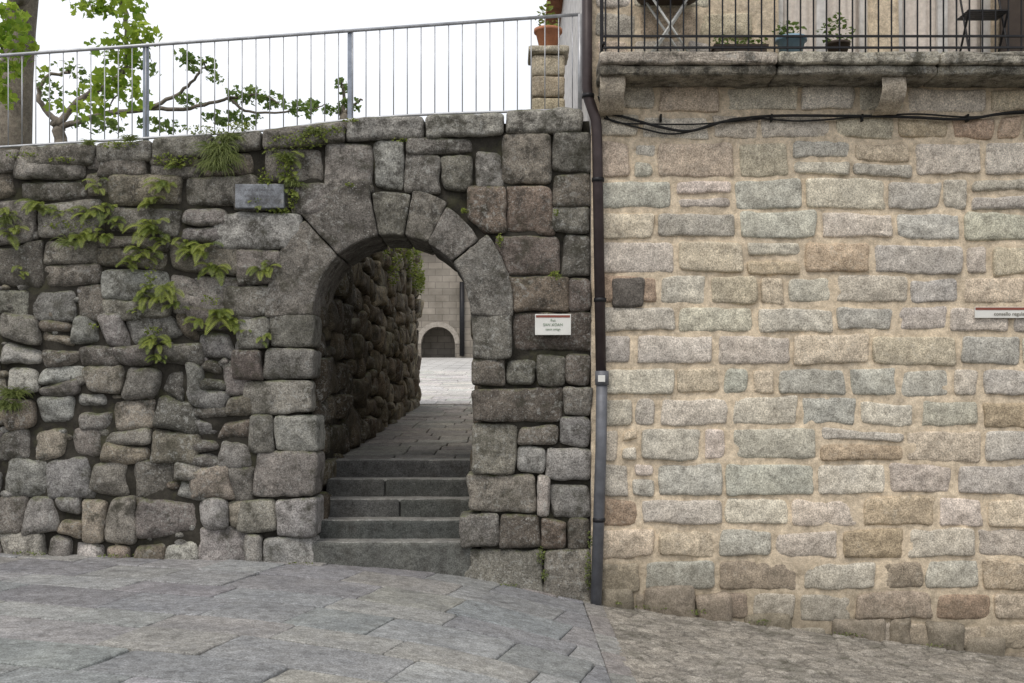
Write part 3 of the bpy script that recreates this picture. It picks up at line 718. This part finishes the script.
br('limb_2',[(58,125),(40,100),(45,80),(70,70)],Y,.05,.02,M_bark,t2)
br('limb_3',[(60,128),(100,115),(150,108),(180,92),(200,75),(206,60)],Y,.05,.012,M_bark,t2)
br('limb_4',[(150,108),(190,108),(230,98),(262,96),(280,104)],Y,.035,.012,M_bark,t2)
br('limb_5',[(230,98),(250,112),(300,110),(325,106)],Y,.025,.008,M_bark,t2)
L=[]
for (x,y,w,h,n) in [(100,84,.35,.12,60),(140,60,.25,.12,55),(200,64,.28,.14,80),(185,60,.14,.1,24),(215,78,.12,.1,25),(245,95,.30,.14,90),(270,100,.22,.1,55),(232,118,.5,.08,100),(300,108,.25,.1,60),(150,70,.14,.08,20),(190,102,.2,.1,45),(70,68,.25,.12,35),(50,90,.25,.16,40),(160,125,.4,.08,60),(100,125,.5,.1,80)]:
    L.append((P(x,y,Y),(w,.4,h),n))
bushes('leaves',L,.10,M_leafd,t2)
t3=empty('pollarded_tree'); Y=8
br('trunk',[(345,190),(344,130),(343,112)],Y,.10,.07,M_bark,t3)
br('limb_1',[(343,114),(344,95),(340,78)],Y,.04,.015,M_bark,t3)
br('limb_2',[(343,114),(355,104),(362,100)],Y,.03,.015,M_bark,t3)
L=[(P(x,y,Y),(w,.3,h),n) for (x,y,w,h,n) in [(342,85,.12,.14,40),(350,104,.22,.1,55),(332,110,.2,.08,40),(310,106,.2,.08,40)]]
bushes('leaves',L,.10,M_leafd,t3)
# ================================================================= BALCONY OBJECTS
def ftable(name,x,mt,ml,zt=.60,r=.29):
    tb=empty(name)
    lathe('table_top',[(0,zt),(r,zt),(r+.02,zt+.01),(r+.02,zt+.03),(r,zt+.04),(0,zt+.04)],(x,-.2,4.96),mt,tb,32)
    a=Acc()
    for s in(-1,1):
        a.tube([(x-.2,-.2+.12*s,4.955),(x+.2,-.2+.12*s,4.96+zt)],.012,8); a.tube([(x+.2,-.2+.12*s-.02,4.955),(x-.2,-.2+.12*s-.02,4.96+zt)],.012,8)
    a.tube([(x-.2,-.32,4.97),(x-.2,-.08,4.97)],.01,6); a.tube([(x+.2,-.34,4.97),(x+.2,-.1,4.97)],.01,6)
    a.done('legs',ml,tb,True)
ftable('folding_table',P(668,0,-.2)[0],M_dark,M_white)
# dark folding chair at the right end
ch=empty('folding_chair'); x=4.62; a=Acc()
for s in(-1,1):
    xs_=x+s*.19
    a.tube([(xs_,-.36,4.955),(xs_,-.05,5.80)],.011,8); a.tube([(xs_,-.06,4.955),(xs_,-.34,5.40)],.011,8)
for k in range(5): a.box(x-.2,x+.2,-.34+k*.058,-.30+k*.058,5.39,5.405)
for z in (5.62,5.70,5.78): a.box(x-.19,x+.19,-.085-(5.80-z)*.36,-.07-(5.80-z)*.36,z-.02,z+.02)
a.done('frame',M_iron,ch)
M_blue=plain('blue_plastic',(.25,.38,.48),.4)
e=pot('plant_pot',(2.74,-.2,4.955),.9,M_blue); bushes('foliage',[((2.74,-.2,5.25),(.18,.12,.10),70)],.07,M_leafd,e,False)
e=empty('planter_box'); 
a=Acc(); a.box(1.98,2.48,-.30,-.12,4.957,5.06); a.box(1.965,2.495,-.315,-.105,5.06,5.08); a.done('trough',M_dark,e); bushes('foliage',[((2.1,-.21,5.14),(.16,.1,.07),70),((2.35,-.21,5.13),(.18,.1,.06),70)],.05,M_leafd,e,False)
e=pot('plant_pot',(3.2,-.2,4.955),.7,M_dark); bushes('foliage',[((3.2,-.2,5.25),(.2,.12,.17),110)],.06,M_leafd,e,False)
e=pot('plant_pot',(.41,1.5,ptop),.95); bushes('foliage',[((.41,1.5,ptop+.36),(.15,.14,.18),90)],.07,M_fern,e,False)
# ================================================================= FAR BUILDING
fb=empty('arcaded_building'); Yf=60
M_far,nt,b=mat('far_ashlar'); g=N(nt,'ShaderNodeNewGeometry')
mp=N(nt,'ShaderNodeMapping'); mp.inputs['Rotation'].default_value=(math.pi/2,0,0); nt.links.new(g.outputs['Position'],mp.inputs[0])
bk=N(nt,'ShaderNodeTexBrick'); nt.links.new(mp.outputs[0],bk.inputs['Vector']); bk.inputs['Scale'].default_value=1; bk.inputs['Brick Width'].default_value=.9; bk.inputs['Row Height'].default_value=.42; bk.inputs['Mortar Size'].default_value=.02
bk.inputs['Color1'].default_value=(.22,.20,.17,1); bk.inputs['Color2'].default_value=(.30,.27,.23,1); bk.inputs['Mortar'].default_value=(.16,.145,.125,1)
c=mix(nt,1.0,bk.outputs['Color'],ramp(nt,noise(nt,g.outputs['Position'],.8,5),.3,.7,(.6,.59,.57,1),(1.15,1.15,1.15,1)),'MULTIPLY'); nt.links.new(c,b.inputs['Base Color'])
acx=[(438-512)/15.49+ k*4.0 for k in range(-4,4)]; ar=1.1; zb=4.3; zs=zb+.95
V=[];Fc=[]
cols=sorted(set([-24.,14.]+[float(v) for c0 in acx for v in np.linspace(c0-ar,c0+ar,17)]))
for x0_,x1_ in zip(cols[:-1],cols[1:]):
    xm=(x0_+x1_)/2; inside=any(abs(xm-c0)<ar for c0 in acx)
    def zz(x):
        if not inside: return 3.5
        c0=min(acx,key=lambda c:abs(c-x)); return zs+math.sqrt(max(0,ar*ar-(x-c0)**2))
    a_,b_=zz(x0_),zz(x1_); o=len(V)
    V+=[(x0_,Yf,a_),(x1_,Yf,b_),(x1_,Yf,11.4),(x0_,Yf,11.4),(x0_,Yf+.6,a_),(x1_,Yf+.6,b_)]; Fc+=[(o,o+1,o+2,o+3),(o,o+4,o+5,o+1)]
simple('facade',V,Fc,M_far,fb)
for c0 in acx: box('jamb',c0-ar-.02,c0-ar,Yf+.003,Yf+.6,3.5,zs,M_far,fb,0)
# paler arch surround
a=Acc(); c0=acx[4]
for c0 in acx:
    for k in range(12):
        t0,t1=math.pi*k/12,math.pi*(k+1)/12
        pts=[]
        for (rr_,yy) in ((ar,Yf-.06),(ar+.32,Yf-.06)):
            for t in (t0,t1): pts.append((c0+rr_*math.cos(t),yy,zs+rr_*math.sin(t)))
        a.add(pts,[(0,1,3,2)])
a.done('arch_surround',plain('surround_stone',(.33,.30,.26),.9),fb)
box('back_room',-24,14,Yf+2.2,Yf+12,3.5,11.3,M_far,fb,0)
simple('arcade_floor',[(-24,Yf+.1,4.36),(14,Yf+.1,4.36),(14,Yf+2.2,4.36),(-24,Yf+2.2,4.36)],[(0,1,2,3)],M_plaza,fb)
box('eaves',-24.4,14.4,Yf-.5,Yf+12,11.4,11.7,M_tile,fb,0)
tube('downpipe',[P(462,356,Yf-.2),P(462,282,Yf-.2)],.16,M_iron,fb,8)
# ================================================================= LIGHT
w=bpy.data.worlds.new('World'); SC.world=w; w.use_nodes=True; nt=w.node_tree
sky=nt.nodes.new('ShaderNodeTexSky'); sky.sky_type='NISHITA'; sky.sun_disc=False
EL,AZ=58,205
sky.sun_elevation=math.radians(EL); sky.sun_rotation=math.radians(AZ); sky.dust_density=4; sky.air_density=1.0; sky.ozone_density=.6
tc=nt.nodes.new('ShaderNodeTexCoord')
cl=noise(nt,tc.outputs['Generated'],2.2,5,.55)
veil=ramp(nt,cl,.3,.7,(7.2,7.35,7.8,1),(8.6,8.6,8.7,1))
skc=mix(nt,.85,sky.outputs[0],veil)
bg=nt.nodes['Background']; nt.links.new(skc,bg.inputs[0]); bg.inputs[1].default_value=.15
sd=bpy.data.lights.new('sun','SUN'); sd.energy=1.5; sd.angle=math.radians(24); sd.color=(1,.94,.85)
so=bpy.data.objects.new('sun',sd); SC.collection.objects.link(so)
d=Vector((math.sin(math.radians(AZ))*math.cos(math.radians(EL)),math.cos(math.radians(AZ))*math.cos(math.radians(EL)),math.sin(math.radians(EL))))
so.rotation_euler=d.to_track_quat('Z','Y').to_euler()
cd=bpy.data.cameras.new('camera'); co=bpy.data.objects.new('camera',cd); SC.collection.objects.link(co)
co.location=(0,-D,EZ); co.rotation_euler=(math.pi/2,0,0); cd.sensor_width=36; cd.lens=36*F/1024; cd.shift_y=(HY-341.5)/1024; cd.clip_end=3000
SC.camera=co
SC.view_settings.view_transform='Standard'; SC.view_settings.look='None'; SC.view_settings.exposure=0
